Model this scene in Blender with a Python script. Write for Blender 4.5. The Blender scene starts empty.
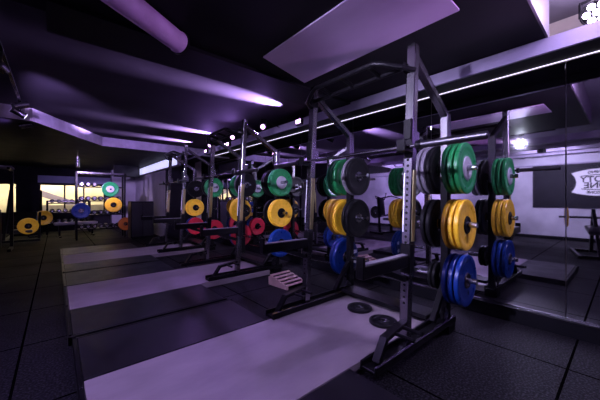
import bpy, bmesh, math, random
from mathutils import Vector, Matrix, Euler
random.seed(7)
PI = math.pi
SC = bpy.context.scene
COL = SC.collection

# ------------------------------------------------------------------ camera, world, light, exposure
F_PX = 283.0
THETA = math.atan2(244, F_PX)
cam_d = bpy.data.cameras.new('camera')
cam = bpy.data.objects.new('camera', cam_d)
COL.objects.link(cam)
cam.location = (0, 0, 1.2)
cam.rotation_euler = (PI / 2, 0, -THETA)
cam_d.sensor_width = 36
cam_d.lens = 36 * F_PX / 600
cam_d.shift_y = -1 / 600
cam_d.clip_start = 0.02
SC.camera = cam

w = bpy.data.worlds.new('world')
SC.world = w
w.use_nodes = True
bg = w.node_tree.nodes['Background']
bg.inputs[0].default_value = (0.25, 0.18, 0.6, 1)
bg.inputs[1].default_value = 0.02

SC.view_settings.view_transform = 'Standard'
SC.view_settings.look = 'None'
SC.view_settings.exposure = 0.15
SC.view_settings.gamma = 1.0
SC.view_settings.use_curve_mapping = False

VIOLET = (0.46, 0.24, 1.0)
LILAC = (0.62, 0.46, 1.0)
COOL = (0.72, 0.70, 1.0)


def light(name, kind, loc, target, energy, color, **kw):
    d = bpy.data.lights.new(name, kind)
    d.energy = energy
    d.color = color
    for k, v in kw.items():
        setattr(d, k, v)
    o = bpy.data.objects.new(name, d)
    COL.objects.link(o)
    o.location = loc
    if target is not None:
        o.rotation_euler = (Vector(target) - Vector(loc)).to_track_quat('-Z', 'Y').to_euler()
    return o


# spots of the lamps built further down, plus added fill lights
light('key_spot_light', 'SPOT', (2.60, -0.12, 2.50), (2.4, 1.6, 0.9), 85, (.60, .48, 1.0), spot_size=2.3, spot_blend=0.9, shadow_soft_size=0.07)
light('key_lamp_glow', 'POINT', (2.84, 0.14, 2.66), None, 20, (.80, .64, 1.0), shadow_soft_size=0.05)
light('front_ceiling_fill', 'SPOT', (2.74, -0.34, 2.08), (1.2, 0.0, 2.8), 70, (.66, .46, 1.0), spot_size=1.5, spot_blend=0.9, shadow_soft_size=0.05)  # added up-light that brightens the front ceiling
light('board_fill_spot', 'SPOT', (2.72, -0.30, 2.06), (1.75, 1.5, 2.5), 105, (.74, .42, 1.0), spot_size=1.0, spot_blend=0.9, shadow_soft_size=0.05)  # added light on the ceiling board, from an out-of-view lamp
light('track_spot_or_fill', 'SPOT', (-0.30, 2.40, 2.33), (0.7, 2.4, 0.0), 130, (.52, .38, 1.0), spot_size=2.0, spot_blend=1.0, shadow_soft_size=0.05)  # added fill for the wood deck, no spotlight on the track here
light('track_spot_or_fill', 'SPOT', (-0.28, 1.42, 2.31), (2.8, 1.3, 1.25), 520, (.66, .58, 1.0), spot_size=0.95, spot_blend=0.7, shadow_soft_size=0.05)
light('track_spot_or_fill', 'SPOT', (-0.30, 5.42, 2.33), (2.8, 6.2, 0.8), 130, (.56, .42, 1.0), spot_size=1.9, spot_blend=0.8, shadow_soft_size=0.05)
light('track_spot_or_fill', 'SPOT', (-0.34, 3.68, 2.33), (0.75, 7.3, 2.35), 460, (.52, .34, 1.0), spot_size=.8, spot_blend=0.9, shadow_soft_size=0.05)  # added spot that brightens the plaster bulkhead
light('track_spot_or_fill', 'SPOT', (-0.42, 6.05, 2.30), (-3.8, 7.0, 1.3), 120, VIOLET, spot_size=2.2, spot_blend=0.8, shadow_soft_size=0.05)
light('track_spot_or_fill', 'SPOT', (-0.28, 2.05, 2.31), (2.75, 3.75, 1.3), 620, (.66, .56, 1.0), spot_size=0.75, spot_blend=0.8, shadow_soft_size=0.05)  # added fill for the middle rack, no spotlight on the track here
light('track_spot_or_fill', 'SPOT', (-0.28, 4.40, 2.31), (2.75, 6.6, 1.3), 520, (.66, .56, 1.0), spot_size=0.75, spot_blend=0.8, shadow_soft_size=0.05)  # added fill for the rear rack, no spotlight on the track here
light('added_wall_wash', 'SPOT', (-2.36, 1.4, 2.32), (-4.4, 1.3, 1.2), 330, (.68, .60, 1.0), spot_size=2.5, spot_blend=0.9, shadow_soft_size=0.05)  # added wash on the opposite wall around the sign
light('added_wall_wash', 'SPOT', (-2.36, 5.0, 2.32), (-4.4, 6.2, 1.2), 520, (.60, .46, 1.0), spot_size=2.5, spot_blend=0.9, shadow_soft_size=0.05)  # added wash on the bare part of the opposite wall
light('room_fill', 'AREA', (0.2, -1.4, 2.7), (1.4, 2.6, 0.2), 9, VIOLET, shape='RECTANGLE', size=2.2, size_y=0.8)  # unseen soft fill behind the camera, has no fixture


# ------------------------------------------------------------------ materials
def new_mat(name):
    m = bpy.data.materials.new(name)
    m.use_nodes = True
    nt = m.node_tree
    return m, nt, nt.nodes['Principled BSDF']


def surf(name, col, rough=0.5, metal=0.0, var=0.15, scale=12.0, bump=0.0, bscale=60.0, spec=0.5, rvar=0.1, stretch=(1, 1, 1), coat=0.0):
    m, nt, p = new_mat(name)
    N, L = nt.nodes, nt.links
    tc = N.new('ShaderNodeTexCoord')
    mp = N.new('ShaderNodeMapping')
    mp.inputs['Scale'].default_value = stretch
    L.new(tc.outputs['Object'], mp.inputs[0])
    nz = N.new('ShaderNodeTexNoise')
    nz.inputs['Scale'].default_value = scale
    nz.inputs['Detail'].default_value = 5
    L.new(mp.outputs[0], nz.inputs['Vector'])
    cr = N.new('ShaderNodeValToRGB')
    a, b = 1 - var, 1 + var
    cr.color_ramp.elements[0].position = 0.3
    cr.color_ramp.elements[1].position = 0.7
    cr.color_ramp.elements[0].color = (col[0] * a, col[1] * a, col[2] * a, 1)
    cr.color_ramp.elements[1].color = (min(1, col[0] * b), min(1, col[1] * b), min(1, col[2] * b), 1)
    L.new(nz.outputs['Fac'], cr.inputs[0])
    L.new(cr.outputs[0], p.inputs['Base Color'])
    mr = N.new('ShaderNodeMapRange')
    mr.inputs['To Min'].default_value = max(0.02, rough - rvar)
    mr.inputs['To Max'].default_value = min(1, rough + rvar)
    L.new(nz.outputs['Fac'], mr.inputs['Value'])
    L.new(mr.outputs[0], p.inputs['Roughness'])
    p.inputs['Metallic'].default_value = metal
    p.inputs['Specular IOR Level'].default_value = spec
    p.inputs['Coat Weight'].default_value = coat
    if bump:
        n2 = N.new('ShaderNodeTexNoise')
        n2.inputs['Scale'].default_value = bscale
        n2.inputs['Detail'].default_value = 4
        L.new(mp.outputs[0], n2.inputs['Vector'])
        bp = N.new('ShaderNodeBump')
        bp.inputs['Strength'].default_value = bump
        bp.inputs['Distance'].default_value = 0.01
        L.new(n2.outputs['Fac'], bp.inputs['Height'])
        L.new(bp.outputs[0], p.inputs['Normal'])
    return m


def emit(name, col, strength):
    m, nt, p = new_mat(name)
    p.inputs['Base Color'].default_value = (*col, 1)
    p.inputs['Emission Color'].default_value = (*col, 1)
    p.inputs['Emission Strength'].default_value = strength
    return m


def rubber_floor():
    m, nt, p = new_mat('rubber_tiles')
    N, L = nt.nodes, nt.links
    tc = N.new('ShaderNodeTexCoord')
    sx = N.new('ShaderNodeSeparateXYZ')
    L.new(tc.outputs['Object'], sx.inputs[0])

    def seam(out, off):
        a = N.new('ShaderNodeMath'); a.operation = 'SUBTRACT'; a.inputs[1].default_value = off
        L.new(out, a.inputs[0])
        b = N.new('ShaderNodeMath'); b.operation = 'PINGPONG'; b.inputs[1].default_value = 0.49
        L.new(a.outputs[0], b.inputs[0])
        c = N.new('ShaderNodeMath'); c.operation = 'LESS_THAN'; c.inputs[1].default_value = 0.008
        L.new(b.outputs[0], c.inputs[0])
        return c.outputs[0]
    s1 = seam(sx.outputs[0], 2.73)
    s2 = seam(sx.outputs[1], 0.28)
    mx = N.new('ShaderNodeMath'); mx.operation = 'MAXIMUM'
    L.new(s1, mx.inputs[0]); L.new(s2, mx.inputs[1])
    nz = N.new('ShaderNodeTexNoise'); nz.inputs['Scale'].default_value = 75; nz.inputs['Detail'].default_value = 2
    L.new(tc.outputs['Object'], nz.inputs['Vector'])
    n3 = N.new('ShaderNodeTexNoise'); n3.inputs['Scale'].default_value = 1.3; n3.inputs['Detail'].default_value = 4
    L.new(tc.outputs['Object'], n3.inputs['Vector'])
    cr = N.new('ShaderNodeValToRGB')
    cr.color_ramp.elements[0].position = 0.45; cr.color_ramp.elements[0].color = (0.002, 0.002, 0.0025, 1)
    cr.color_ramp.elements[1].position = 0.66; cr.color_ramp.elements[1].color = (0.036, 0.034, 0.041, 1)
    L.new(nz.outputs['Fac'], cr.inputs[0])
    cm = N.new('ShaderNodeMixRGB'); cm.inputs[2].default_value = (0.002, 0.002, 0.002, 1)
    L.new(mx.outputs[0], cm.inputs[0]); L.new(cr.outputs[0], cm.inputs[1])
    L.new(cm.outputs[0], p.inputs['Base Color'])
    mr = N.new('ShaderNodeMapRange'); mr.inputs['To Min'].default_value = 0.42; mr.inputs['To Max'].default_value = 0.75
    L.new(n3.outputs['Fac'], mr.inputs['Value']); L.new(mr.outputs[0], p.inputs['Roughness'])
    sp = N.new('ShaderNodeMapRange'); sp.inputs['To Min'].default_value = 0.10; sp.inputs['To Max'].default_value = 0.0
    L.new(mx.outputs[0], sp.inputs['Value']); L.new(sp.outputs[0], p.inputs['Specular IOR Level'])
    hs = N.new('ShaderNodeMath'); hs.operation = 'SUBTRACT'
    L.new(nz.outputs['Fac'], hs.inputs[0]); L.new(mx.outputs[0], hs.inputs[1])
    bp = N.new('ShaderNodeBump'); bp.inputs['Strength'].default_value = 0.35; bp.inputs['Distance'].default_value = 0.004
    L.new(hs.outputs[0], bp.inputs['Height']); L.new(bp.outputs[0], p.inputs['Normal'])
    return m


M = {}
M['floor'] = rubber_floor()
M['black_paint'] = surf('black_paint', (0.004, 0.0038, 0.006), 0.62, var=0.2, scale=3, bump=0.05, spec=.12)
M['satin_black'] = surf('black_ceiling', (0.007, 0.0065, 0.009), 0.6, var=0.25, scale=2.0, bump=0.04, bscale=25, rvar=0.06, spec=.1)
M['far_ceiling'] = surf('dark_ceiling_paint', (0.036, 0.032, 0.040), 0.75, var=0.2, scale=2.0, bump=0.03, bscale=25, rvar=0.06, spec=.06)
M['grey_ceiling'] = surf('grey_ceiling', (0.20, 0.185, 0.24), 0.6, var=0.2, scale=2, bump=0.05)
M['plaster'] = surf('rough_plaster', (0.42, 0.38, 0.46), 0.75, var=0.18, scale=6, bump=0.8, bscale=22)
M['fascia'] = surf('fascia_paint', (0.21, 0.18, 0.26), 0.6, var=0.12, scale=5, bump=0.1)
M['slab_edge'] = surf('slab_edge_paint', (0.10, 0.085, 0.11), 0.6, var=0.12, scale=5, bump=0.1)
M['panel_white'] = surf('white_board', (0.52, 0.40, 0.60), 0.38, var=0.22, scale=1.8, stretch=(1, .4, 1))
M['wall_grey'] = surf('wall_grey_paint', (0.36, 0.34, 0.40), 0.6, var=0.22, scale=1.6, bump=0.1, bscale=18)
M['wall_beige'] = surf('wall_beige_paint', (0.44, 0.39, 0.35), 0.7, var=0.15, scale=5, bump=0.2)
M['panel_black'] = surf('black_wall_panel', (0.012, 0.011, 0.016), 0.6, var=0.25, scale=4, spec=.12)
M['mirror'] = surf('mirror_glass', (0.80, 0.80, 0.84), 0.012, metal=1.0, var=0.05, scale=2.5, rvar=0.012)
M['steel'] = surf('brushed_steel', (0.27, 0.265, 0.28), 0.25, metal=1.0, var=0.07, rvar=.04, scale=18, stretch=(1, 1, 0.1))
M['chrome'] = surf('polished_steel', (0.38, 0.38, 0.40), 0.25, metal=1.0, var=0.1, scale=20)
M['sleeve_steel'] = surf('satin_sleeve_steel', (0.09, 0.088, 0.098), 0.42, metal=1.0, var=0.06, scale=20, rvar=.04)
M['zinc'] = surf('zinc_hub', (0.50, 0.49, 0.52), 0.45, metal=0.4, var=0.1, scale=14)
M['gold_reflection'] = surf('gold_reflection_steel', (0.80, 0.72, 0.36), 0.30, metal=1.0, var=0.2, scale=25, stretch=(1, 1, 0.15))  # gold of the warm reflection put into the metal colour
M['black_steel'] = surf('black_powder_coat', (0.006, 0.0056, 0.007), 0.34, var=0.2, scale=25, spec=.14, bump=0.05, bscale=180)
M['black_rubber'] = surf('black_rubber', (0.006, 0.006, 0.007), 0.40, var=0.25, scale=30, spec=.14, bump=0.08, bscale=120)
M['hole'] = surf('dark_hole', (0.003, 0.003, 0.003), 0.9)
M['mat'] = surf('platform_rubber_mat', (0.009, 0.008, 0.012), 0.38, var=0.4, scale=5, bump=0.1, bscale=140, rvar=0.14, spec=.22)
M['wood'] = surf('worn_plywood', (0.29, 0.245, 0.265), 0.5, var=0.16, scale=4, bump=0.06, bscale=30, stretch=(0.7, 1.6, 1))
M['block_wood'] = surf('pale_plywood', (0.62, 0.42, 0.36), 0.5, var=0.15, scale=10, stretch=(1, 6, 1))
M['green'] = surf('green_rubber', (0.012, 0.20, 0.055), 0.30, var=0.12, scale=20)
M['yellow'] = surf('yellow_rubber', (0.82, 0.49, 0.025), 0.30, var=0.10, scale=20)
M['blue'] = surf('blue_rubber', (0.003, 0.026, 0.17), 0.30, var=0.12, scale=20)
M['red'] = surf('red_rubber', (0.42, 0.012, 0.03), 0.36, var=0.12, scale=20)
M['grey'] = surf('grey_rubber', (0.17, 0.16, 0.19), 0.42, var=0.15, scale=20)
M['orange'] = surf('orange_rubber', (0.55, 0.16, 0.02), 0.4, var=0.12, scale=20)
M['white'] = surf('white_vinyl', (0.82, 0.82, 0.84), 0.5, var=0.04, scale=5)
M['duct'] = surf('duct_fabric', (0.56, 0.33, 0.62), 0.6, var=0.18, scale=7, bump=0.5, bscale=14)
M['cream'] = surf('cream_wall', (0.80, 0.70, 0.50), 0.8, var=0.3, scale=1.3)
M['blue_paint'] = surf('blue_grey_paint', (0.24, 0.25, 0.42), 0.5, var=0.1, scale=4)
M['vinyl'] = surf('black_upholstery', (0.015, 0.015, 0.018), 0.34, var=0.2, scale=10)
M['screen'] = surf('dark_screen', (0.006, 0.006, 0.008), 0.2, var=0.1, scale=4)
M['led'] = emit('led_strip', (0.80, 0.70, 1.0), 1.8)
M['lens_white'] = emit('led_lens_white', (0.80, 0.70, 1.0), 7.0)
M['lens_blue'] = emit('spot_lens', (0.75, 0.80, 1.0), 220.0)
M['lens_violet'] = emit('violet_lens', (0.80, 0.40, 1.0), 5.0)
M['cove'] = emit('cove_diffuser', (0.62, 0.62, 0.95), 1.0)
M['window_pane'] = None
g, nt, p = new_mat('window_glass')
p.inputs['Base Color'].default_value = (0.9, 0.9, 0.9, 1)
p.inputs['Roughness'].default_value = 0.03
p.inputs['Transmission Weight'].default_value = 1.0
p.inputs['IOR'].default_value = 1.05
M['window_pane'] = g


# ------------------------------------------------------------------ mesh helpers
def V(*a):
    return Vector(a)


def add_box(bm, c, size, rot=None, bev=0.0, mi=0, seg=1):
    r = bmesh.ops.create_cube(bm, size=1.0)
    vs = r['verts']
    bmesh.ops.scale(bm, vec=Vector(size), verts=vs)
    fs = list({f for v in vs for f in v.link_faces})
    if bev > 0:
        es = list({e for v in vs for e in v.link_edges})
        o = bmesh.ops.bevel(bm, geom=es, offset=bev, segments=seg, affect='EDGES', profile=0.5)
        vs = list({v for f in o['faces'] for v in f.verts} | {v for v in vs if v.is_valid})
        fs = list({f for v in vs for f in v.link_faces})
    for f in fs:
        f.material_index = mi
    m = Matrix.Translation(Vector(c))
    if rot is not None:
        m = m @ (rot.to_4x4() if not isinstance(rot, Euler) else rot.to_matrix().to_4x4())
    bmesh.ops.transform(bm, matrix=m, verts=vs)
    return vs


def add_bar(bm, p0, p1, wx, wy, bev=0.003, mi=0, up=(0, 1, 0), ext=0.0):
    """box section from p0 to p1; wy is measured along `up`."""
    p0, p1 = Vector(p0), Vector(p1)
    z = (p1 - p0).normalized()
    y = Vector(up)
    y = (y - z * y.dot(z)).normalized()
    x = y.cross(z)
    rot = Matrix((x, y, z)).transposed()
    add_box(bm, (p0 + p1) / 2, (wx, wy, (p1 - p0).length + 2 * ext), rot, bev, mi)


def add_tube(bm, pts, r, n=12, mi=0, cap=True):
    pts = [Vector(p) for p in pts]
    rings = []
    for i, p in enumerate(pts):
        if i == 0:
            t = pts[1] - pts[0]
        elif i == len(pts) - 1:
            t = pts[-1] - pts[-2]
        else:
            t = (pts[i + 1] - p).normalized() + (p - pts[i - 1]).normalized()
        t.normalize()
        a = Vector((0, 0, 1)) if abs(t.z) < 0.9 else Vector((0, 1, 0))
        u = t.cross(a).normalized()
        v = u.cross(t)
        rr = r[i] if isinstance(r, (list, tuple)) else r
        rings.append([bm.verts.new(p + (u * math.cos(q) + v * math.sin(q)) * rr) for q in [2 * PI * k / n for k in range(n)]])
    for a, b in zip(rings, rings[1:]):
        for k in range(n):
            f = bm.faces.new((a[k], a[(k + 1) % n], b[(k + 1) % n], b[k]))
            f.material_index = mi
    if cap:
        for rg in (rings[0], rings[-1]):
            f = bm.faces.new(rg)
            f.material_index = mi


def add_lathe(bm, prof, origin, axis='y', n=40, mi=0):
    """prof: list of (radius, along). Closed ring when first/last radius > 0 are joined."""
    o = Vector(origin)
    rings = []
    for r, a in prof:
        ring = []
        for k in range(n):
            q = 2 * PI * k / n
            if axis == 'y':
                ring.append(bm.verts.new(o + Vector((r * math.cos(q), a, r * math.sin(q)))))
            elif axis == 'z':
                ring.append(bm.verts.new(o + Vector((r * math.cos(q), r * math.sin(q), a))))
            else:
                ring.append(bm.verts.new(o + Vector((a, r * math.cos(q), r * math.sin(q)))))
        rings.append(ring)
    for i in range(len(rings)):
        a, b = rings[i], rings[(i + 1) % len(rings)]
        for k in range(n):
            f = bm.faces.new((a[k], a[(k + 1) % n], b[(k + 1) % n], b[k]))
            f.material_index = mi


def add_prism(bm, poly, z0, z1, mi=0):
    a = [bm.verts.new((x, y, z0)) for x, y in poly]
    b = [bm.verts.new((x, y, z1)) for x, y in poly]
    n = len(poly)
    for f in [bm.faces.new(a), bm.faces.new(b)] + [bm.faces.new((a[k], a[(k + 1) % n], b[(k + 1) % n], b[k])) for k in range(n)]:
        f.material_index = mi


def obj(name, bm, mats, parent=None, loc=None, rotz=0, smooth=True):
    bmesh.ops.recalc_face_normals(bm, faces=bm.faces[:])
    me = bpy.data.meshes.new(name)
    bm.to_mesh(me)
    bm.free()
    if not isinstance(mats, (list, tuple)):
        mats = [mats]
    for m in mats:
        me.materials.append(M[m])
    if smooth:
        me.polygons.foreach_set('use_smooth', [True] * len(me.polygons))
        me.set_sharp_from_angle(angle=math.radians(32))
    o = bpy.data.objects.new(name, me)
    COL.objects.link(o)
    if loc is not None:
        o.location = loc
    o.rotation_euler = (0, 0, rotz)
    if parent is not None:
        o.parent = parent
    return o


def B():
    return bmesh.new()


def struct(name, bm, mats, parent=None):
    o = obj(name, bm, mats, parent)
    if parent is None:
        o['kind'] = 'structure'
    return o


def tag(o, label, cat, group=None):
    o['label'] = label
    o['category'] = cat
    if group:
        o['group'] = group
    return o


def thing(name, label, cat, loc=(0, 0, 0), rotz=0, group=None):
    o = bpy.data.objects.new(name, None)
    COL.objects.link(o)
    o.empty_display_size = 0.1
    o.location = loc
    o.rotation_euler = (0, 0, rotz)
    return tag(o, label, cat, group)


def dup(root, loc, label, rot=None, group=None, scale=None):
    r = root.copy()
    COL.objects.link(r)
    r.location = loc
    if rot is not None:
        r.rotation_euler = rot
    if scale is not None:
        r.scale = scale
    r['label'] = label
    if group:
        r['group'] = group
    for ch in list(root.children):
        c = ch.copy()
        COL.objects.link(c)
        c.parent = r
        for g in list(ch.children):
            d = g.copy()
            COL.objects.link(d)
            d.parent = c
    return r


def box(name, lo, hi, mat, parent=None, bev=0.0):
    bm = B()
    c = [(a + b) / 2 for a, b in zip(lo, hi)]
    add_box(bm, c, [b - a for a, b in zip(lo, hi)], None, bev)
    return obj(name, bm, mat, parent)


def sbox(name, lo, hi, mat):
    o = box(name, lo, hi, mat)
    o['kind'] = 'structure'
    return o


# ------------------------------------------------------------------ room shell
MX = 3.40          # mirror plane
XL = -4.4          # opposite wall
YB, YF = -2.6, 14.0
Z_HI = 2.80
sbox('floor', (XL - .1, YB - .1, -0.10), (MX + .2, YF + 3.2, 0.0), 'floor')
sbox('ceiling', (XL - .1, YB - .1, Z_HI), (MX + .2, YF + .2, Z_HI + .1), 'grey_ceiling')
sbox('trim_15', (XL, 2.80, 2.58), (MX + .02, YF, Z_HI - .002), 'far_ceiling')
sbox('wall_left', (XL - .1, YB - .1, 0), (XL, YF + .1, Z_HI), 'wall_grey')
sbox('wall_back', (XL, YB - .1, 0), (MX + .02, YB, Z_HI), 'black_paint')
sbox('wall_right', (MX + .02, YB, 0), (MX + .14, 9.2, Z_HI), 'wall_beige')
# the black dado / panels on the opposite wall
sbox('trim_1', (XL, YB, 0.94), (XL + .03, 1.93, 2.20), 'panel_black')
sbox('trim_2', (XL, YB, 2.20), (XL + .05, 9.0, 2.235), 'fascia')
sbox('baseboard_left', (XL, YB, 0), (XL + .02, YF, 0.10), 'black_paint')
# beams under the ceiling on the far side (seen in the mirror)
for i, x in enumerate((-3.9, -3.1, -2.3, -1.5)):
    sbox('trim_%d' % (3 + i), (x - .12, YB, 2.44), (x + .12, 5.85, 2.60 if False else 2.579), 'fascia')
# dropped black slab over the racks, beam across the room
sbox('trim_7', (-0.05, 0.42, 2.465), (2.93, 2.36, Z_HI), 'satin_black')
sbox('trim_8', (-0.05, 2.36, 2.435), (2.93, 2.80, Z_HI), 'black_paint')
sbox('trim_9', (-0.05, 0.405, 2.46), (2.93, 0.42, Z_HI), 'slab_edge')
# soffit with its pale fascia along the top of the mirror
bm = B()
add_box(bm, (3.175, 3.3, 2.4425), (.49, 11.8, .035))
add_box(bm, (2.938, 3.3, 2.402), (.016, 11.8, .110))
struct('trim_10', bm, 'black_paint')
sbox('trim_11', (2.90, YB, 2.345), (2.93, 9.2, 2.46), 'fascia')
# rough plaster bulkhead with the lower ceiling behind it
bm = B()
add_prism(bm, [(XL, 5.9), (-0.27, 5.9), (0.78, 7.62), (MX + .02, 7.66), (MX + .02, YF + .1), (XL, YF + .1)], 2.38, 2.579)
for f in bm.faces:
    if abs(f.normal.z) > .5 or f.calc_center_median().y > 9:
        f.material_index = 1
o = struct('trim_12', bm, ['plaster', 'black_paint'])
# skirting and steel channel under the mirror
sbox('baseboard_right', (MX - .03, YB, 0), (MX + .02, 9.2, 0.134), 'black_paint')
sbox('trim_13', (MX - .035, YB, 0.134), (MX + .02, 9.2, 0.148), 'steel')
# far right return walls, lilac painted
sbox('wall_far_right', (2.55, 9.2, 0), (MX + .14, 9.3, 2.40), 'panel_black')
sbox('wall_side', (2.55, 9.3, 0), (2.65, YF, 2.40), 'wall_grey')
# far wall with window openings
bm = B()
W = [(-1.75, -1.02), (-0.47, 1.52)]
z0, z1 = 0.70, 1.76
add_box(bm, ((XL + -1.75) / 2, YF + .05, 1.2), (-1.75 - XL, .1, 2.4))
add_box(bm, (-.745, YF + .05, 1.2), (.55, .1, 2.4))
add_box(bm, ((1.52 + 1.72) / 2, YF + .05, 1.2), (.20, .1, 2.4))
for a, b in W:
    add_box(bm, ((a + b) / 2, YF + .05, z0 / 2), (b - a, .1, z0))
    add_box(bm, ((a + b) / 2, YF + .05, (2.4 + z1) / 2), (b - a, .1, 2.4 - z1))
struct('wall_far', bm, 'panel_black')
sbox('wall_far_end', (1.72, YF - .35, 0), (2.55, YF + .1, 2.40), 'wall_grey')
sbox('trim_14', (-0.50, YF - .06, 1.80), (1.72, YF, 2.06), 'blue_paint')
# windows
for i, (a, b) in enumerate(W):
    bm = B()
    for x in [a + .02, b - .02] + ([a + .72, a + 1.30] if i else []):
        add_box(bm, (x, YF + .05, (z0 + z1) / 2), (.05, .09, z1 - z0))
    for z in (z0 + .02, z1 - .02):
        add_box(bm, ((a + b) / 2, YF + .05, z), (b - a, .088, .045))
    wd = struct('window_%d' % (i + 1), bm, 'black_steel')
    box('window_pane', (a, YF + .045, z0), (b, YF + .055, z1), 'window_pane', wd)
# the lit yard behind the windows
bm = B()
add_bar(bm, (-1.2, YF + 2.2, 1.75), (1.6, YF + 2.2, .55), .25, .3, .01)
struct('trim_16', bm, 'fascia')
sbox('trim_17', (-.9, YF + 1.6, 0), (2.6, YF + 1.9, .95), 'wall_beige')
sbox('wall_outside', (XL, YF + 3.0, 0), (MX + .14, YF + 3.1, 3.4), 'cream')
light('yard_light', 'AREA', (0, YF + 1.2, 3.2), (0.0, YF + 3.0, 1.0), 300, (1.0, 0.86, 0.62), shape='RECTANGLE', size=4, size_y=0.6)


light('pendant_fill', 'SPOT', (.41, 9.0, 1.97), (2.3, 13.4, 1.0), 420, (.60, .42, 1.0), spot_size=1.0, spot_blend=.8, shadow_soft_size=.04)  # added fill at the pendant, brightens the far right wall


light('pendant_fill', 'SPOT', (.39, 9.0, 1.97), (-.6, 10.9, .5), 70, (.80, .66, 1.0), spot_size=.7, spot_blend=.8, shadow_soft_size=.04)  # added fill at the pendant, brightens the leg press plates
light('pendant_fill', 'SPOT', (.41, 8.98, 1.97), (.9, 10.5, 1.2), 40, (.66, .50, 1.0), spot_size=1.4, spot_blend=.8, shadow_soft_size=.04)  # added fill at the pendant, brightens the storage rack


# ------------------------------------------------------------------ mirror panes and led strip
PW = 1.18
ys = [0.358 + PW * k for k in range(-2, 8)]
mir = None
for k, y in enumerate(ys[:-1]):
    n = k - 2
    if n == -2:
        lab = 'large wall mirror pane at the near end of the mirror wall'
    elif n == -1:
        lab = 'tall wall mirror pane showing the reflected white oval sign'
    elif n == 0:
        lab = 'tall wall mirror pane with a reflected starburst spotlight beside the front rack'
    else:
        lab = 'tall wall mirror pane %s from the sign reflection' % ['', 'third', 'fourth', 'fifth', 'sixth', 'seventh', 'eighth'][n] if n < 7 else 'wall mirror pane at the far end'
    bm = B()
    add_box(bm, (0, 0, 0), (.012, PW - .004, 2.26), None, .003)
    o = obj('wall_mirror', bm, 'mirror', None, (MX + .006, y + PW / 2, 0.15 + 1.13))
    tag(o, lab, 'mirror', 'mirror panes along the wall')
bm = B()
add_box(bm, (MX - .015, 3.3, 2.418), (.010, 11.8, .006))
tag(obj('led_strip', bm, 'led'), 'long thin glowing led strip along the top edge of the mirrors', 'light strip')


# ------------------------------------------------------------------ hanging ceiling board
bm = B()
q = [(1.995, 2.24, 2.430), (1.39, 2.11, 2.452), (1.39, .72, 2.452), (1.995, .72, 2.430)]
lo = [bm.verts.new(v) for v in q]
hi = [bm.verts.new((v[0], v[1], v[2] + .012)) for v in q]
bm.faces.new(lo); bm.faces.new(hi)
for k in range(4):
    bm.faces.new((lo[k], lo[(k + 1) % 4], hi[(k + 1) % 4], hi[k]))
tag(obj('ceiling_board', bm, 'panel_white'), 'pale lilac lit board fixed under the black ceiling over the racks', 'ceiling panel')

# fabric duct sleeve
t = thing('air_duct', 'lilac fabric wrapped air duct hanging under the dark ceiling', 'duct', (0, 0, 0))
bm = B()
a, b = V(.71, 2.21, 2.375), V(.18, 1.87, 2.375)
add_tube(bm, [a, a.lerp(b, .04), a.lerp(b, .06), a.lerp(b, .5), b], [.078, .08, .074, .076, .078], 24)
obj('sleeve', bm, 'duct', t)
bm = B()
add_tube(bm, [b, b + V(-.6, -.38, 0.02)], .058, 20)
obj('duct_pipe', bm, 'duct', t)
bm = B()
c = a.lerp(b, -.01)
add_tube(bm, [c, c.lerp(b, .03)], .084, 24)
obj('end_collar', bm, 'black_steel', t)
for f_ in (.2, .8):
    bm = B()
    c = a.lerp(b, f_)
    add_tube(bm, [c + V(0, 0, .07), c + V(0, 0, .112)], .005, 8)
    obj('hanger', bm, 'black_steel', t)


# ------------------------------------------------------------------ lifting platforms
PH = 0.07
plats = [(0.55, 2.94, 1.22, 2.205), (2.98, 5.62, 3.72, 4.74), (5.66, 8.40, 6.35, 7.40)]
plab = ['front lifting platform nearest the camera with pale wood strip',
        'middle lifting platform with pale wood strip and black side mats',
        'rearmost lifting platform with pale wood strip farthest from the camera']
for (y0, y1, w0, w1), lab in zip(plats, plab):
    t = thing('lifting_platform', lab, 'lifting platform', (0.10 if y0 < 1 else .075, y0, 0), 0, 'lifting platforms in front of the squat racks')
    def pb(name, lo, hi, m, bev=.004):
        bm = B()
        add_box(bm, [(p + q) / 2 for p, q in zip(lo, hi)], [q - p for p, q in zip(lo, hi)], None, bev)
        return obj(name, bm, m, t)
    D = y1 - y0
    pb('wood_deck', (.03, w0 - y0, 0), (2.50, w1 - y0, PH), 'wood', .002)
    m1 = pb('rubber_mat', (.03, .03, 0), (1.38, w0 - y0 - .010, PH + .002), 'mat')
    m2 = pb('rubber_mat', (.03, w1 - y0 + .010, 0), (1.38, D - .03, PH + .002), 'mat')
    bm = B()
    add_box(bm, (.013, D / 2, PH / 2), (.026, D, PH + .006), None, .003)
    add_box(bm, (.70, .013, PH / 2), (1.40, .026, PH + .004), None, .003)
    add_box(bm, (.70, D - .013, PH / 2), (1.40, .026, PH + .004), None, .003)
    fr = obj('edge_frame', bm, 'black_steel', t)
    for yy in (.02, D * .33, D * .66, D - .02):
        bm = B()
        add_lathe(bm, [(.0005, 0), (.011, 0), (.011, .005), (.0005, .005)], (.013, yy, PH + .002), 'z', 10)
        obj('bolt', bm, 'steel', fr)


# ------------------------------------------------------------------ weight plates
TH = 0.044


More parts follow.
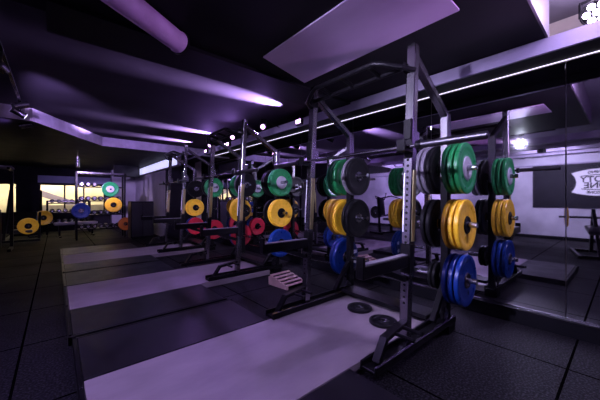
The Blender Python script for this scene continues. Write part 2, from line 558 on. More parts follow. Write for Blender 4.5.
def plate_mesh(R, T, color, hub_r, hubmat, rim=True, mark=None):
    """axis along y, local y from 0 (inner side) to -T (outer face)."""
    bm = B()
    h = T / 2
    if R > .2:
        half = [(.030, .62 * h), (hub_r, .62 * h), (hub_r + .004, .50 * h), (R * .60, .46 * h), (R * .70, .62 * h), (R * .74, .62 * h),
                (R * .78, .86 * h), (R - .013, .90 * h), (R - .004, .78 * h), (R, .5 * h)]
    else:
        half = [(.026, .9 * h), (R * .42, .9 * h), (R * .46, .5 * h), (R * .78, .5 * h), (R * .84, .95 * h), (R * .96, .95 * h), (R, .6 * h)]
    prof = [(r, a) for r, a in half] + [(r, -a) for r, a in reversed(half)]
    add_lathe(bm, prof, (0, -h, 0), 'y', 44)
    o = obj('weight_plate', bm, color)
    bm = B()
    hr = [(.0265, .80 * h), (hub_r * .52, .80 * h), (hub_r * .58, .98 * h), (hub_r * .9, .98 * h), (hub_r, .66 * h)]
    add_lathe(bm, [(r, a) for r, a in hr] + [(r, -a) for r, a in reversed(hr)], (0, -h, 0), 'y', 32)
    obj('hub', bm, hubmat, o)
    return o


PROTO = {}
KIND = {'green': ('green', .225, .105, 'zinc'), 'yellow': ('yellow', .225, .080, 'black_steel'), 'blue': ('blue', .225, .070, 'steel'),
        'red': ('red', .225, .080, 'black_steel'), 'black': ('black_rubber', .225, .060, 'chrome'), 'grey': ('grey', .225, .08, 'black_steel'),
        'small black': ('black_rubber', .125, .045, 'steel'), 'orange': ('orange', .20, .06, 'steel'), 'small green': ('green', .14, .045, 'steel')}


def plate(kind, loc, label, group, rot=(0, 0, 0), T=TH):
    if kind not in PROTO:
        c, R, hr, hm = KIND[kind]
        o = plate_mesh(R, TH if R > .15 else .032, c, hr, hm)
        PROTO[kind] = o
        o.location = loc
        o.rotation_euler = rot
        return tag(o, label, 'weight plate', group)
    return dup(PROTO[kind], loc, label, rot, group)


# ------------------------------------------------------------------ squat racks
XF0, XF1 = 1.99, 2.12     # front upright: bottom and top x (leans back)
ZT = 2.405
XR = 2.72
ZR = 1.98
ZB = PH + .003            # rack stands on the platform / packing at this height
PEGZ = (1.47, .975, .489)


def fx(z):
    return XF0 + (XF1 - XF0) * (z - ZB) / (ZT - ZB)


RW = 1.12


def make_rack(label, y):
    t = thing('squat_rack', label, 'squat rack', (0, y, 0), 0, 'squat racks in a row along the mirrors')
    for s, yy in ((-1, 0.0), (1, RW)):
        # base channel
        bm = B()
        add_box(bm, (2.16, yy, ZB + .012), (1.26, .13, .024), None, .003)
        add_box(bm, (2.16, yy - .055, ZB + .033), (1.26, .018, .040), None, .003)
        add_box(bm, (2.16, yy - .055, ZB + .055), (1.258, .016, .005), None, .001, 1)  # thin steel edge stands in for the highlight along the rail
        add_box(bm, (2.16, yy + .055, ZB + .036), (1.26, .018, .046), None, .003)
        base = obj('base_beam', bm, ['black_steel', 'steel'], t)
        bm = B()
        add_box(bm, (2.70, yy, .035), (.14, .13, ZB + .0), None, .003)
        obj('rear_foot', bm, 'black_steel', base)
        # front upright, leaning, with holes
        bm = B()
        add_bar(bm, (fx(ZB + .02), yy, ZB + .02), (fx(ZT), yy, ZT), .062, .072, .006)
        for k in range(26):
            z = .42 + k * .045
            p = V(fx(z) - .0316, yy, z)
            add_lathe(bm, [(.0005, -.0005), (.010, -.0005), (.010, .003), (.0005, .003)], p, 'x', 10, 1)
        up = obj('front_upright', bm, ['steel', 'hole'], t)
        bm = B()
        add_bar(bm, (fx(.88) + .004, yy - .0385, .88), (fx(1.42) + .004, yy - .0385, 1.42), .046, .006, .001)  # added gold strip, stands in for the warm reflection on the upright
        obj('reflection_strip', bm, 'gold_reflection', up)
        # label strip with hole numbers: narrow white sticker
        bm = B()
        add_bar(bm, (fx(.95) - .0325, yy + .024, .95), (fx(1.40) - .0325, yy + .024, 1.40), .002, .010, 0)
        obj('height_scale', bm, 'white', up)
        # lower dark sleeve
        bm = B()
        add_bar(bm, (fx(.62), yy, .64), (fx(.86), yy, .86), .070, .082, .005)
        obj('arm_sleeve', bm, 'black_steel', up)
        # rear upright
        bm = B()
        add_bar(bm, (XR, yy, ZB + .02), (XR, yy, ZR), .072, .066, .006)
        obj('rear_upright', bm, ['black_steel'], t)
        bm = B()
        add_bar(bm, (XR, yy, 1.40), (XR, yy, ZR + .001), .075, .069, .005)
        obj('rear_upright_sleeve', bm, 'steel', t)
        # sloping top brace
        bm = B()
        add_bar(bm, (fx(ZT - .10) + .02, yy, ZT - .10), (XR, yy, ZR - .02), .060, .058, .005, ext=.03)
        obj('top_brace', bm, 'black_steel' if s < 0 and False else 'steel', t)
        # lower diagonal between rear upright and base
        bm = B()
        add_bar(bm, (XR - .27, yy, ZB + .07), (XR - .03, yy, ZB + .36), .045, .05, .004)
        obj('lower_brace', bm, 'black_steel', t)
        # foot brace in front
        bm = B()
        add_bar(bm, (1.62, yy, ZB + .03), (1.72, yy, ZB + .17), .032, .06, .004)
        add_bar(bm, (1.715, yy, ZB + .165), (fx(.26) - .02, yy, ZB + .20), .032, .06, .004, ext=.01)
        fb = obj('foot_brace', bm, 'black_steel', t)
        for dz, dx in ((.175, -.18), (.19, -.08)):
            bm = B()
            x = fx(.2) + dx
            add_tube(bm, [(x, yy + .04, ZB + dz), (x, yy - .17, ZB + dz)], .014, 10)
            obj('band_peg', bm, 'black_steel', fb)
        # j hook with pad
        bm = B()
        zb = 1.60
        x0 = fx(zb) - .045
        add_box(bm, (x0 + .012, yy, zb + .06), (.014, .064, .30), None, .003)
        add_box(bm, (x0 - .04, yy, zb - .035), (.115, .070, .024), None, .004)
        add_box(bm, (x0 - .092, yy, zb + .0), (.016, .070, .085), None, .004)
        jh = obj('j_hook', bm, 'black_steel', t)
        bm = B()
        add_box(bm, (fx(zb + .06) + .045, yy - .028, zb + .07), (.06, .012, .11), None, .004)
        obj('hook_ear', bm, 'steel', jh)
        bm = B()
        add_box(bm, (x0 + .002, yy, zb + .13), (.012, .060, .15), None, .003)
        obj('hook_pad', bm, 'black_rubber', jh)
        # spotter arm
        bm = B()
        add_bar(bm, (fx(.75) - .03, yy, .735), (1.44, yy, .735), .085, .062, .005, up=(0, 1, 0))
        add_bar(bm, (fx(.62) - .05, yy, .60), (1.70, yy, .70), .04, .045, .003)
        add_box(bm, (1.452, yy, .765), (.022, .062, .14), None, .004)
        sa = obj('spotter_arm', bm, 'black_steel', t)
        bm = B()
        add_box(bm, ((fx(.75) + 1.44) / 2 + .0, yy, .781), (fx(.75) - 1.50, .050, .008), None, .002)
        obj('arm_pad', bm, 'grey', sa)
        # weight pegs, both sides
        for z in PEGZ:
            for d in (-1, 1):
                bm = B()
                add_tube(bm, [(XR, yy + d * .030, z), (XR, yy + d * .26, z)], .0245, 16)
                pg = obj('weight_peg', bm, 'chrome', t)
                bm = B()
                add_lathe(bm, [(.0005, 0), (.044, 0), (.044, d * .010), (.0005, d * .010)], (XR, yy + d * .033, z), 'y', 18)
                obj('peg_flange', bm, 'black_steel', pg)
        # gusset at rear foot
        bm = B()
        add_box(bm, (XR - .09, yy - .04, ZB + .10), (.09, .006, .10), Matrix.Rotation(.7, 3, 'Y'), .002)
        obj('gusset', bm, 'steel', t)
    # cross members
    bm = B()
    add_box(bm, (XR - .13, RW / 2, ZB + .075), (.22, RW - .13, .035), None, .004)
    obj('rear_crossmember', bm, 'black_steel', t)
    # pull-up bar
    bm = B()
    r = .020
    add_tube(bm, [(fx(2.2) - .02, -.03, 2.19), (1.99, .03, 2.205), (1.93, .17, 2.26), (1.91, .24, 2.275), (1.91, RW - .24, 2.275), (1.93, RW - .17, 2.26), (1.99, RW - .03, 2.205), (fx(2.2) - .02, RW + .03, 2.19)], r, 12)
    add_tube(bm, [(fx(2.24) - .02, .02, 2.24), (fx(2.24) - .02, RW - .02, 2.24)], r, 12)
    for yy in (.28, .56, RW - .28):
        add_tube(bm, [(1.91, yy, 2.275), (fx(2.24) - .02, yy, 2.24)], r * .9, 12)
    obj('pull_up_bar', bm, 'black_steel', t)
    for yy in (.036, RW - .036):
        bm = B()
        add_box(bm, (fx(2.22) - .02, yy, 2.22), (.10, .008, .09), None, .002)
        obj('bar_bracket', bm, 'black_steel', t)
    return t


RY = [1.10, 3.80, 6.45]
RX = [0.0, 0.05, 0.09]
RNAME = ['front', 'middle', 'rear']
racks = []
for i, (y, nm) in enumerate(zip(RY, ['steel squat rack nearest the camera loaded with green yellow and blue plates',
                                      'middle steel squat rack of the row behind the wooden slatted block',
                                      'rearmost steel squat rack of the row with red plates on low pegs'])):
    if i == 0:
        racks.append(make_rack(nm, y))
    else:
        racks.append(dup(racks[0], (RX[i], y, 0), nm))

# plates on the racks: (frame, side, peg) -> list of kinds from the upright outwards
LOAD = [
    {('near', -1, 0): ['green'] * 3, ('near', -1, 1): ['yellow'] * 3, ('near', -1, 2): ['blue'] * 3,
     ('near', 1, 0): ['black', 'grey', 'grey'], ('near', 1, 1): ['black', 'black'], ('near', 1, 2): ['small black', 'small black'],
     ('far', -1, 0): ['grey', 'black'], ('far', -1, 1): ['black', 'black'],
     ('far', 1, 0): ['green'] * 3, ('far', 1, 1): ['yellow'] * 3, ('far', 1, 2): ['blue'] * 2},
    {('near', -1, 0): ['green', 'green'], ('near', -1, 1): ['yellow', 'yellow'], ('near', -1, 2): ['blue', 'blue'],
     ('near', 1, 0): ['black', 'black'], ('near', 1, 1): ['black'],
     ('far', -1, 0): ['grey', 'black'], ('far', -1, 1): ['small black'],
     ('far', 1, 0): ['green', 'green'], ('far', 1, 1): ['yellow', 'yellow'], ('far', 1, 2): ['red', 'blue']},
    {('near', -1, 0): ['green', 'green'], ('near', -1, 2): ['red', 'red'], ('near', 1, 0): ['black'], ('near', 1, 2): ['blue'],
     ('far', -1, 0): ['black', 'black'], ('far', -1, 1): ['yellow'], ('far', -1, 2): ['red'],
     ('far', 1, 1): ['yellow'], ('far', 1, 2): ['blue']},
]
PEGN = ['top', 'middle', 'bottom']
ORD = {1: ['only'], 2: ['inner', 'outer'], 3: ['innermost', 'central', 'outermost']}
for ri, load in enumerate(LOAD):
    for (fr, side, pk), kinds in load.items():
        yy = RY[ri] + (0 if fr == 'near' else RW) + side * .046
        where = ('outer' if (fr == 'near') == (side < 0) else 'inner')
        for k, kd in enumerate(kinds):
            w_ = ORD[len(kinds)][k]
            T = TH if not kd.startswith('small') else .032
            lab = '%s %splate, %s on the %s %s peg of the %s frame, %s rack' % (kd, '' if kd.startswith('small') else 'bumper ', w_, PEGN[pk], where, fr, RNAME[ri])
            grp = '%s plates on the %s rack' % (kd, RNAME[ri])
            # plates hang on the peg: hole (r .030 or .026) rests on the peg (r .0245)
            zz = PEGZ[pk] - (.002 if not kd.startswith('small') else .0015)
            po = None
            if side < 0:
                po = plate(kd, (XR + RX[ri], yy, zz), lab, grp, (0, random.uniform(-1, 1), 0))
            else:
                po = plate(kd, (XR + RX[ri], yy, zz), lab, grp, (0, random.uniform(-1, 1), PI))
            if ri == 0 and kd == 'blue' and fr == 'far' and k == 0:
                NUMBERED = po
            yy += side * (T + .0065)

# ------------------------------------------------------------------ barbells on the racks
def make_barbell(label, loc):
    t = thing('barbell', label, 'barbell', loc, 0, 'barbells resting on the squat racks')
    bm = B()
    add_tube(bm, [(0, -.66, 0), (0, .66, 0)], .0145, 14)
    obj('shaft', bm, 'steel', t)
    for s in (-1, 1):
        bm = B()
        add_tube(bm, [(0, s * .68, 0), (0, s * 1.10, 0)], .025, 18)
        sl = obj('sleeve', bm, 'sleeve_steel', t)
        bm = B()
        add_tube(bm, [(0, s * .655, 0), (0, s * .685, 0)], .036, 18)
        obj('collar', bm, 'black_steel', sl)
        bm = B()
        add_tube(bm, [(0, s * 1.10, 0), (0, s * 1.104, 0)], .021, 18)
        obj('end_cap', bm, 'black_steel', sl)
    return t


BZ = 1.60 - .023 + .0148
BX = fx(1.6) - .045 - .037
bar = None
for i, y in enumerate(RY):
    lab = 'steel barbell resting in the hooks of the %s squat rack' % ['nearest', 'middle', 'rearmost'][i]
    if bar is None:
        bar = make_barbell(lab, (BX, y + RW / 2, BZ))
    else:
        dup(bar, (BX + RX[i], y + RW / 2, BZ), lab)

# loose plates on the wooden deck
plate('small black', (2.36, 1.80, PH + .031), 'small black plate lying flat on the wood deck, farther of two', 'loose plates on the wood deck', (PI / 2, 0, .4))
plate('small black', (2.26, 1.46, PH + .031), 'small black plate lying flat on the wood deck, nearer of two', 'loose plates on the wood deck', (PI / 2, 0, 1.4))

# slatted wooden wedge block
t = thing('wooden_wedge', 'pale wooden wedge block with dark slots on the floor behind the front rack', 'wedge block', (2.46, 3.14, 0), PI / 2 + .08)
t.scale = (1.3, 1.0, .85)
bm = B()
for yy in (-.17, .17):
    bm = B()
    a = [(-.16, 0), (.14, 0), (.14, .13), (.10, .15), (-.16, .045)]
    va = [bm.verts.new((x, yy - .010, z)) for x, z in a]
    vb = [bm.verts.new((x, yy + .010, z)) for x, z in a]
    bm.faces.new(va); bm.faces.new(vb)
    for k in range(5):
        bm.faces.new((va[k], va[(k + 1) % 5], vb[(k + 1) % 5], vb[k]))
    obj('side_panel', bm, 'block_wood', t)
for k in range(5):
    f_ = k / 4
    bm = B()
    add_box(bm, (-.138 + .24 * f_, 0, .058 + .098 * f_), (.036, .36, .014), Matrix.Rotation(-.385, 3, 'Y'), .002)
    obj('slat', bm, 'block_wood', t)
bm = B()
add_box(bm, (.0, 0, .02), (.26, .318, .04), None, .002)
obj('core', bm, 'black_rubber', t)


# ------------------------------------------------------------------ lamps
def par_lamp(loc, target, label, lens, r=.075, n7=True):
    d = (Vector(target) - Vector(loc)).normalized()
    t = thing('stage_lamp', label, 'lamp', loc, 0, 'lamps fixed along the soffit')
    q = d.to_track_quat('Z', 'Y')
    t.rotation_mode = 'QUATERNION'
    t.rotation_quaternion = q
    bm = B()
    add_lathe(bm, [(.0005, -.16), (r * .7, -.16), (r, -.08), (r * 1.08, -.01), (r * 1.08, .012), (r * .98, .012), (r * .96, -.006), (.0005, -.006)], (0, 0, 0), 'z', 24)
    obj('housing', bm, 'black_steel', t)
    for k in range(7 if n7 else 1):
        bm = B()
        if n7:
            q_ = PI / 3 * k
            c = (0, 0, 0) if k == 6 else (r * .63 * math.cos(q_), r * .63 * math.sin(q_), 0)
            rr = r * .27
        else:
            c, rr = (0, 0, 0), r * .85
        add_lathe(bm, [(.0005, -.005), (rr, -.005), (rr, .003), (rr * .6, .009), (.0005, .010)], c, 'z', 14)
        obj('lens', bm, lens, t)
    bm = B()
    inv = q.inverted()
    up = inv @ Vector((0, 0, 1))
    side = up.cross(Vector((0, 0, 1))).normalized()
    for s in (-1, 1):
        add_bar(bm, side * s * r * 1.12 + V(0, 0, -.06), side * s * r * 1.12 + V(0, 0, -.06) + up * .11, .006, .02, .001, up=d[:] if False else (0.3, 0.5, 0.2))
    add_bar(bm, side * -r * 1.16 + V(0, 0, -.06) + up * .11, side * r * 1.16 + V(0, 0, -.06) + up * .11, .006, .02, .001, up=(0.3, 0.5, 0.2))
    if abs(loc[0] - 2.90) > .05:
        add_tube(bm, [V(0, 0, -.05) + up * .10, inv @ (V(2.90, loc[1], loc[2] + .05) - V(*loc))], .010, 8)
    obj('yoke', bm, 'black_steel', t)
    return t


par_lamp((2.99, 0.15, 2.565), (0.6, .2, 1.7), 'bright white lamp with seven led lenses on the soffit at the upper right', 'lens_white', .085)
for (y, nm, tg) in ((3.90, 'nearest', (1.0, 2.6, 1.5)), (4.95, 'middle', (.8, 3.0, 1.4)), (6.0, 'farthest', (.6, 3.6, 1.5))):
    par_lamp((2.56, y, 2.38), tg, 'small violet lit lamp behind the rack tops, %s of the three' % nm, 'lens_violet', .045, False)
    l = Vector((2.56, y, 2.38)); d = (Vector(tg) - l).normalized()
    light('violet_lamp_light', 'SPOT', l + d * .03, tg, 35, VIOLET, spot_size=2.2, spot_blend=.8, shadow_soft_size=.04)
# up-lights on the soffit that graze the far ceiling
for (y, nm, e) in ((3.35, 'nearest', 5500), (5.75, 'middle', 5500), (6.95, 'farthest', 5000)):
    t = thing('ceiling_washer', 'black ceiling washer lamp throwing a violet streak on the ceiling, %s of three' % nm, 'lamp', (2.865, y, 2.46), 0, 'ceiling washers on the soffit')
    bm = B()
    add_box(bm, (0.012, 0, -.06), (.05, .14, .09), None, .006)
    add_box(bm, (0.03, 0, .02), (.02, .03, .10), None, .003)
    obj('housing', bm, 'black_steel', t)
    bm = B()
    add_box(bm, (-.016, 0, -.055), (.006, .11, .06), None, .001)
    obj('lens', bm, 'lens_violet', t)
    light('washer_light', 'SPOT', (2.84, y, 2.405), (1.84, y, 2.68), e, (.58, .38, 1.0), spot_size=.50, spot_blend=.95, shadow_soft_size=.02)

# track with spots
TX = -.365
bm = B()
add_box(bm, (TX, 3.6, 2.52), (.034, 5.4, .03), None, .003)
for y in (1.1, 3.0, 4.6, 6.2):
    zt = Z_HI if y < 5.85 else 2.40
    add_tube(bm, [(TX, y, 2.53), (TX, y, (Z_HI if y < 2.8 else 2.58) if y < 5.9 else 2.54)], .006, 8)
tag(obj('light_track', bm, 'steel'), 'thin black light track hanging at the upper left', 'light track')


def track_spot(loc, tgt, label, lens=None, rail_z=2.505):
    t = thing('track_spotlight', label, 'spotlight', loc, 0, 'spotlights on the hanging track')
    d = (Vector(tgt) - Vector(loc)).normalized()
    bm = B()
    add_tube(bm, [d * -.10, d * .055], .042, 20)
    h = obj('housing', bm, 'steel', t)
    bm = B()
    add_tube(bm, [d * .050, d * .058], .036, 20)
    obj('lens', bm, lens or 'black_steel', t)
    bm = B()
    add_tube(bm, [(0, 0, .0), (TX - loc[0], 0, rail_z - loc[2])], .008, 8)
    add_box(bm, (TX - loc[0], 0, rail_z - loc[2] - .012), (.03, .10, .024), None, .003)
    obj('stem', bm, 'black_steel', t)
    return t


track_spot((-.365, 1.42, 2.36), (2.9, 1.7, 0.9), 'blazing track spotlight whose starburst shows in the mirror', 'lens_blue')
track_spot((-.365, 5.40, 2.36), (2.8, 6.2, .8), 'track spotlight on the hanging track, middle of the left trio', 'lens_white')
track_spot((-.365, 5.12, 2.40), (-3, 4, 1.0), 'track spotlight on the hanging track, upper one of the left trio')
track_spot((-.365, 6.05, 2.33), (-3.8, 7, 1.3), 'track spotlight at the far end of the hanging track, lowest in view')
track_spot((-.365, 3.60, 2.36), (.3, 7.2, 2.48), 'added track spotlight half way along the hanging track at the left edge', 'lens_violet')  # put in to light the plaster bulkhead
par_lamp((2.78, -.36, 2.02), (1.75, 1.5, 2.5), 'added lamp on a stem below the soffit, nearer than the front rack', 'lens_violet', .06, False)  # out-of-view lamp added as housing for the board and front ceiling fills
for y_, tg_, nm_ in ((1.4, (-4.4, 1.3, 1.2), 'facing the white sign'), (5.0, (-4.4, 6.2, 1.2), 'facing the bare grey wall')):
    t = thing('added_wall_washer', 'added black wall washer lamp under a ceiling beam, ' + nm_, 'lamp', (-2.30, y_, 2.44), 0, 'added wall washers under the beam')  # made-up fixtures for the added light on the opposite wall
    bm = B(); add_box(bm, (0, 0, -.05), (.10, .16, .10), None, .008); obj('housing', bm, 'black_steel', t)
    bm = B(); add_box(bm, (-.053, 0, -.055), (.006, .13, .07), None, .001); obj('lens', bm, 'lens_violet', t)
# pendant spot further back
t = thing('pendant_spotlight', 'slim metal pendant spotlight hanging before the far windows', 'spotlight', (.41, 9.0, 2.0))
bm = B(); add_tube(bm, [(0, 0, 0), (0, 0, .26)], .045, 18); obj('housing', bm, 'chrome', t)
bm = B(); add_tube(bm, [(0, 0, .26), (0, 0, .40)], .008, 8); obj('stem', bm, 'black_steel', t)

# lit cove at far right
t = thing('light_cove', 'white glowing light cove box along the far right wall', 'light fixture', (2.50, 7.85, 2.10))
bm = B(); add_box(bm, (0, 2.6, .14), (.10, 5.2, .28), None, .004); obj('cove_housing', bm, 'fascia', t)
bm = B(); add_box(bm, (-.055, 2.6, .14), (.008, 5.16, .23), None, .001); obj('diffuser', bm, 'cove', t)
# tv
t = thing('television', 'black flat television hanging high at the far end', 'television', (1.90, 11.6, 1.98))
bm = B(); add_box(bm, (0, 0, .22), (.80, .07, .46), None, .008); obj('casing', bm, 'black_steel', t)
bm = B(); add_box(bm, (0, -.037, .22), (.74, .006, .41), None, .001); obj('screen', bm, 'screen', t)
bm = B(); add_tube(bm, [(0, .02, .42), (0, .02, .42)] if False else [(0, .03, .40), (0, .03, .42)], .02, 8); obj('ceiling_mount', bm, 'black_steel', t)


# ------------------------------------------------------------------ sign on the opposite wall (seen in the mirror)
def text_mesh(name, s, size, mat, parent, loc, rot, extrude=.002, align='CENTER', curve=None):
    cu = bpy.data.curves.new(name, 'FONT')
    cu.body = s
    cu.size = size
    cu.extrude = extrude
    cu.align_x = align
    cu.align_y = 'CENTER'
    cu.offset = .004 if size < .2 else .005
    tmp = bpy.data.objects.new(name, cu)
    COL.objects.link(tmp)
    dg = bpy.context.evaluated_depsgraph_get()
    me = bpy.data.meshes.new_from_object(tmp.evaluated_get(dg))
    bpy.data.objects.remove(tmp)
    me.materials.clear()
    me.materials.append(M[mat])
    if curve:
        for v in me.vertices:
            v.co.y += curve * v.co.x ** 2
    o = bpy.data.objects.new(name, me)
    COL.objects.link(o)
    o.parent = parent
    o.location = loc
    o.rotation_euler = rot
    return o


t = thing('wall_sign', 'white barrel shaped sign with dark lettering on the black wall panel, seen mirrored', 'sign', (XL + .032, .50, 1.66))
bm = B()
pts = []
n = 24
hw, hh = .56, .27
for k in range(n + 1):
    u = -1 + 2 * k / n
    pts.append((u * hw, hh + .10 * (1 - u * u)))
for k in range(1, 12):
    u = 1 - 2 * k / 12
    pts.append((hw - .10 * (1 - u * u), u * hh))
for k in range(n + 1):
    u = 1 - 2 * k / n
    pts.append((u * hw, -hh - .10 * (1 - u * u)))
for k in range(1, 12):
    u = -1 + 2 * k / 12
    pts.append((-hw + .10 * (1 - u * u), u * hh))
add_a = [bm.verts.new((0, x, z)) for x, z in pts]
add_b = [bm.verts.new((.02, x, z)) for x, z in pts]
bm.faces.new(add_a); bm.faces.new(add_b)
for k in range(len(pts)):
    bm.faces.new((add_a[k], add_a[(k + 1) % len(pts)], add_b[(k + 1) % len(pts)], add_b[k]))
obj('sign_board', bm, 'white', t)
RT = (PI / 2, 0, PI / 2)
text_mesh('lettering', 'BOOTY', .225, 'panel_black', t, (.022, 0, .08), RT, .002)
text_mesh('lettering', 'ZONE', .225, 'panel_black', t, (.022, 0, -.09), RT, .002)
text_mesh('small_lettering', 'TRAINING', .10, 'panel_black', t, (.022, 0, .285), RT, .002, curve=-.25)
text_mesh('small_lettering', 'FREE ZONE', .10, 'panel_black', t, (.022, 0, -.285), RT, .002, curve=.25)
bm = B()
for z, c in ((.205, -1), (-.205, 1)):
    for k in range(12):
        u0, u1 = -.36 + .06 * k, -.36 + .06 * (k + 1)
        add_box(bm, (.0215, (u0 + u1) / 2, z + c * .22 * ((u0 + u1) / 2) ** 2), (.003, .0605, .022))
obj('curved_stripe', bm, 'panel_black', t)


# ------------------------------------------------------------------ machines seen in the mirror
def frame_bar(bm, pts, w_=.06):
    for a, b in zip(pts, pts[1:]):
        add_bar(bm, a, b, w_, w_, .005, up=(0.02, 1, 0.03) if abs((Vector(b) - Vector(a)).normalized().y) < .9 else (0, 0, 1), ext=w_ * .3)


t = thing('seated_machine', 'black seated exercise machine reflected in the mirror between the racks', 'exercise machine', (-2.0, 5.5, 0), .3)
bm = B()
frame_bar(bm, [(-.55, 0, .04), (.55, 0, .04)])
frame_bar(bm, [(-.5, -.3, .04), (-.5, .3, .04)])
frame_bar(bm, [(.5, -.3, .04), (.5, .3, .04)])
frame_bar(bm, [(-.15, 0, .04), (-.15, 0, .45)])
frame_bar(bm, [(.35, 0, .04), (.42, 0, 1.25)])
obj('frame', bm, 'black_steel', t)
bm = B(); add_box(bm, (-.12, 0, .50), (.42, .34, .08), None, .025, seg=2); obj('seat', bm, 'vinyl', t)
bm = B(); add_box(bm, (.30, 0, .92), (.09, .30, .62), Matrix.Rotation(.12, 3, 'Y'), .025, seg=2); obj('backrest', bm, 'vinyl', t)
for s in (-1, 1):
    bm = B()
    add_tube(bm, [(.42, s * .1, 1.22), (.20, s * .42, 1.30), (-.25, s * .46, 1.18), (-.32, s * .46, 1.42)], .02, 10)
    obj('lever_arm', bm, 'steel', t)
    bm = B(); add_tube(bm, [(.1, s * .44, .72), (.1, s * .68, .72)], .022, 10); frame_bar(bm, [(.38, s * .05, .6), (.1, s * .44, .72)], .045)
    obj('weight_horn', bm, 'steel', t)
M_ = Matrix.Rotation(.3, 4, 'Z')
for s, nm in ((-1, 'near'), (1, 'far')):
    p_ = V(-2.0, 5.5, 0) + M_ @ V(.1, s * .52, .72)
    plate('yellow' if s < 0 else 'black', p_, ('yellow' if s < 0 else 'black') + ' plate on the horn of the seated exercise machine', 'plates on the seated machine', (0, 0, .3 + (0 if s < 0 else PI)))

t = thing('plate_machine', 'black exercise machine with a yellow plate reflected at the right edge', 'exercise machine', (-1.75, .45, 0), -.2)
bm = B()
frame_bar(bm, [(-.6, .3, .04), (.6, .3, .04)]); frame_bar(bm, [(-.6, -.3, .04), (.6, -.3, .04)])
frame_bar(bm, [(-.5, -.3, .04), (-.5, .3, .04)]); frame_bar(bm, [(.5, -.3, .04), (.5, .3, .04)])
frame_bar(bm, [(-.45, 0, .04), (-.2, 0, .95)]); frame_bar(bm, [(.5, 0, .04), (-.2, 0, .95)])
obj('frame', bm, 'black_steel', t)
bm = B(); add_box(bm, (.2, 0, .56), (.5, .32, .08), Matrix.Rotation(.2, 3, 'Y'), .025, seg=2); obj('seat', bm, 'vinyl', t)
bm = B(); add_tube(bm, [(-.2, -.4, .80), (-.2, .55, .80)], .022, 12); obj('weight_horn', bm, 'steel', t)
M_ = Matrix.Rotation(-.2, 4, 'Z')
plate('yellow', V(-1.75, .45, 0) + M_ @ V(-.2, .40, .80), 'yellow bumper plate on the machine reflected at the right edge', 'plates on the plate machine', (0, 0, -.2 + PI))


# ------------------------------------------------------------------ far end equipment
def storage_rack(name, label, loc, w_, h_, d_, shelves, rotz=0):
    t = thing(name, label, 'storage rack', loc, rotz)
    for sx in (-1, 1):
        for sy in (-1, 1):
            bm = B()
            add_box(bm, (sx * w_ / 2, sy * d_ / 2, h_ / 2), (.05, .05, h_), None, .004)
            obj('post', bm, 'black_steel', t)
    for z in shelves:
        bm = B()
        add_box(bm, (0, 0, z), (w_ - .05, d_ - .06, .03), None, .004)
        obj('shelf', bm, 'black_steel', t)
    bm = B()
    for sy in (-1, 1):
        add_box(bm, (0, sy * d_ / 2, h_ - .025), (w_ - .05, .045, .05), None, .004)
    obj('top_rail', bm, 'steel', t)
    return t


def make_dumbbell(label, loc, group):
    t = thing('dumbbell', label, 'dumbbell', loc, 0, group)
    bm = B(); add_tube(bm, [(0, -.08, .065), (0, .08, .065)], .016, 12); obj('handle', bm, 'chrome', t)
    for s in (-1, 1):
        bm = B(); add_tube(bm, [(0, s * .06, .065), (0, s * .07, .065), (0, s * .15, .065), (0, s * .16, .065)], [.055, .065, .065, .055], 12)
        hd = obj('head', bm, 'black_rubber', t)
        bm = B(); add_tube(bm, [(0, s * .158, .065), (0, s * .166, .065)], .042, 12); obj('end_cap', bm, 'chrome', hd)
    return t


sh = (.30, .72, 1.14, 1.56)
storage_rack('storage_rack', 'tall black storage rack full of weights before the far windows', (1.05, 10.6, 0), 1.20, 2.0, .40, sh)
shn = ['lowest', 'second', 'third', 'top']
on = ['first', 'second', 'third', 'fourth', 'fifth', 'sixth', 'seventh']
db = None
for i, z in enumerate(sh):
    for k in range(7 if i < 3 else 3):
        lab = 'black dumbbell on the %s shelf of the tall storage rack, %s from the left' % (shn[i], on[k])
        l = (.57 + k * .155, 10.6, z + .015)
        if db is None:
            db = make_dumbbell(lab, l, 'dumbbells on the tall storage rack')
        else:
            dup(db, l, lab)
for (kd, x, z, nm) in (('green', 1.26, 1.50, 'green bumper plate hung high on the tall storage rack'), ('yellow', 1.34, 1.02, 'yellow plate hung on the tall storage rack below the green one'), ('blue', .55, .86, 'blue plate hung on the left of the tall storage rack'),
                       ('orange', 1.66, .42, 'orange plate hung low on the right of the tall storage rack')):
    bm = B()
    plate(kd, (x, 10.6 - .235, z), nm, 'plates hung on the tall storage rack', (0, random.uniform(-1, 1), 0))
    rk = [o for o in COL.objects if o.name == 'storage_rack'][0]
    add_tube(bm, [(x - 1.05, -.22, z), (x - 1.05, -.33, z)], .0245, 12)
    if not any(abs(z - s_) < .03 for s_ in sh) and abs(abs(x - 1.05) - .6) > .03:
        add_box(bm, (x - 1.05, -.20, z), (.05, .04, .05), None, .002)
        add_bar(bm, (x - 1.05, -.19, z), (x - 1.05, -.19, min([s_ for s_ in sh if s_ > z] + [1.98])), .03, .02, .001)
    obj('weight_peg', bm, 'steel', rk)

# low dumbbell rack before the window
storage_rack('dumbbell_rack', 'black three tier dumbbell rack under the far window', (.35, 12.9, 0), 1.15, 1.15, .40, (.35, .72, 1.05))
for i, z in enumerate((.35, .72, 1.05)):
    for k in range(6):
        dup(db, (-.10 + k * .175, 12.9, z + .015), 'black dumbbell on the %s tier of the rack under the window, %s from the left' % (['lowest', 'middle', 'upper'][i], on[k]), group='dumbbells under the far window')
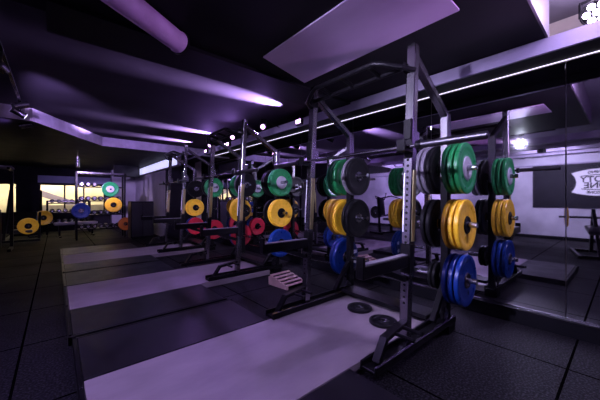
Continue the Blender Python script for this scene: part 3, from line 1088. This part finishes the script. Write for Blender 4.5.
# flat bench
t = thing('flat_bench', 'pale grey flat bench below the far window', 'bench', (.50, 11.7, 0), .1)
bm = B(); add_box(bm, (0, 0, .42), (1.1, .30, .08), None, .02, seg=2); obj('pad', bm, 'grey', t)
for sx in (-1, 1):
    bm = B(); add_box(bm, (sx * .42, 0, .19), (.05, .05, .38), None, .004); add_box(bm, (sx * .42, 0, .02), (.06, .42, .04), None, .004)
    obj('leg', bm, 'black_steel', t)

# leg press at the far left
LP = V(-.72, 11.2, 0)
t = thing('leg_press', 'black leg press machine with yellow plates at the far left', 'exercise machine', LP)
bm = B()
for sx in (-.35, .35):
    frame_bar(bm, [(sx, -.3, .05), (sx, 1.5, .05)])
    frame_bar(bm, [(sx, -.25, .06), (sx, 1.35, 1.45)])
    frame_bar(bm, [(sx, 1.35, .06), (sx, 1.35, 1.45)])
for y_ in (-.3, 1.5):
    frame_bar(bm, [(-.35, y_, .05), (.35, y_, .05)])
obj('frame', bm, 'black_steel', t)
bm = B(); add_box(bm, (0, .25, .62), (.6, .06, .5), Matrix.Rotation(-.7, 3, 'X'), .01); obj('foot_plate', bm, 'steel', t)
bm = B(); add_box(bm, (0, -.1, .30), (.45, .5, .09), None, .03, seg=2); obj('seat', bm, 'vinyl', t)
for sx in (.13,):
    bm = B(); add_tube(bm, [(sx, .0, .45), (sx, -.36, .45)], .024, 12); add_bar(bm, (sx, 0, .45), (sx, .1, .45), .05, .05, .002, up=(0, 0, 1)); add_bar(bm, (sx, .06, .45), (sx, .06, .10), .05, .05, .002); add_bar(bm, (sx, .06, .10), (math.copysign(.35, sx), .06, .10), .04, .04, .002, up=(0, 0, 1))
    obj('weight_horn', bm, 'steel', t)
plate('yellow', LP + V(.13, -.30, .448), 'yellow bumper plate at the front of the leg press, facing the room', 'plates on the leg press', (0, 0, .25))
plate('yellow', LP + V(.42, .62, .62), 'yellow bumper plate behind the front one on the leg press side', 'plates on the leg press', (0, 0, .25))
bm = B()
add_bar(bm, (.35, .64, .70), (.42, .64, .64), .03, .03, .002)
add_tube(bm, [(.42, .70, .62), (.42, .54, .62)], .0245, 12)
obj('weight_horn', bm, 'steel', t)
# cable tower at the left edge
t = thing('cable_tower', 'tall dark cable tower with pale top rails at the left edge', 'exercise machine', (-1.15, 9.6, 0))
bm = B()
for sx in (-.35, .35):
    frame_bar(bm, [(sx, 0, .03), (sx, 0, 1.90)])
    frame_bar(bm, [(sx, 0, .04), (sx, -.5, .04)])
obj('frame', bm, 'black_steel', t)
for k in range(4):
    bm = B(); add_box(bm, (0, -.55 + k * .16, 1.92), (.80, .05, .04), None, .004); obj('top_rail', bm, 'fascia', t)
bm = B()
for sx in (-.35, .35):
    add_box(bm, (sx, -.3, 1.885), (.05, .70, .05), None, .003)
obj('top_arm', bm, 'black_steel', t)
bm = B(); add_box(bm, (0, .02, .5), (.34, .12, .9), None, .006); obj('weight_stack', bm, 'black_steel', t)
# black dumbbell cabinet by the lilac wall
t = thing('storage_cabinet', 'low black storage cabinet by the lilac far wall', 'cabinet', (2.0, 9.9, 0))
bm = B(); add_box(bm, (0, 0, .58), (.62, .45, 1.10), None, .01); obj('body', bm, 'black_steel', t)
for sx in (-1, 1):
    bm = B(); add_box(bm, (sx * .15, -.231, .58), (.285, .016, 1.02), None, .004); d_ = obj('door', bm, 'vinyl', t)
    bm = B(); add_box(bm, (sx * .03, -.245, .66), (.012, .02, .14), None, .003); obj('handle', bm, 'steel', d_)
bm = B(); add_box(bm, (0, 0, .015), (.58, .41, .03), None, .002); obj('plinth', bm, 'black_rubber', t)

# kilogram figures on the inner face of a blue plate of the front rack
NUMBERED.rotation_euler = (0, 0, PI)
for px_, pz_, a_ in ((-.165, .045, 0), (-.155, -.075, .4)):
    text_mesh('weight_number', '20', .055, 'white', NUMBERED, (px_, -.0035, pz_), (PI / 2, a_, PI), .0012)
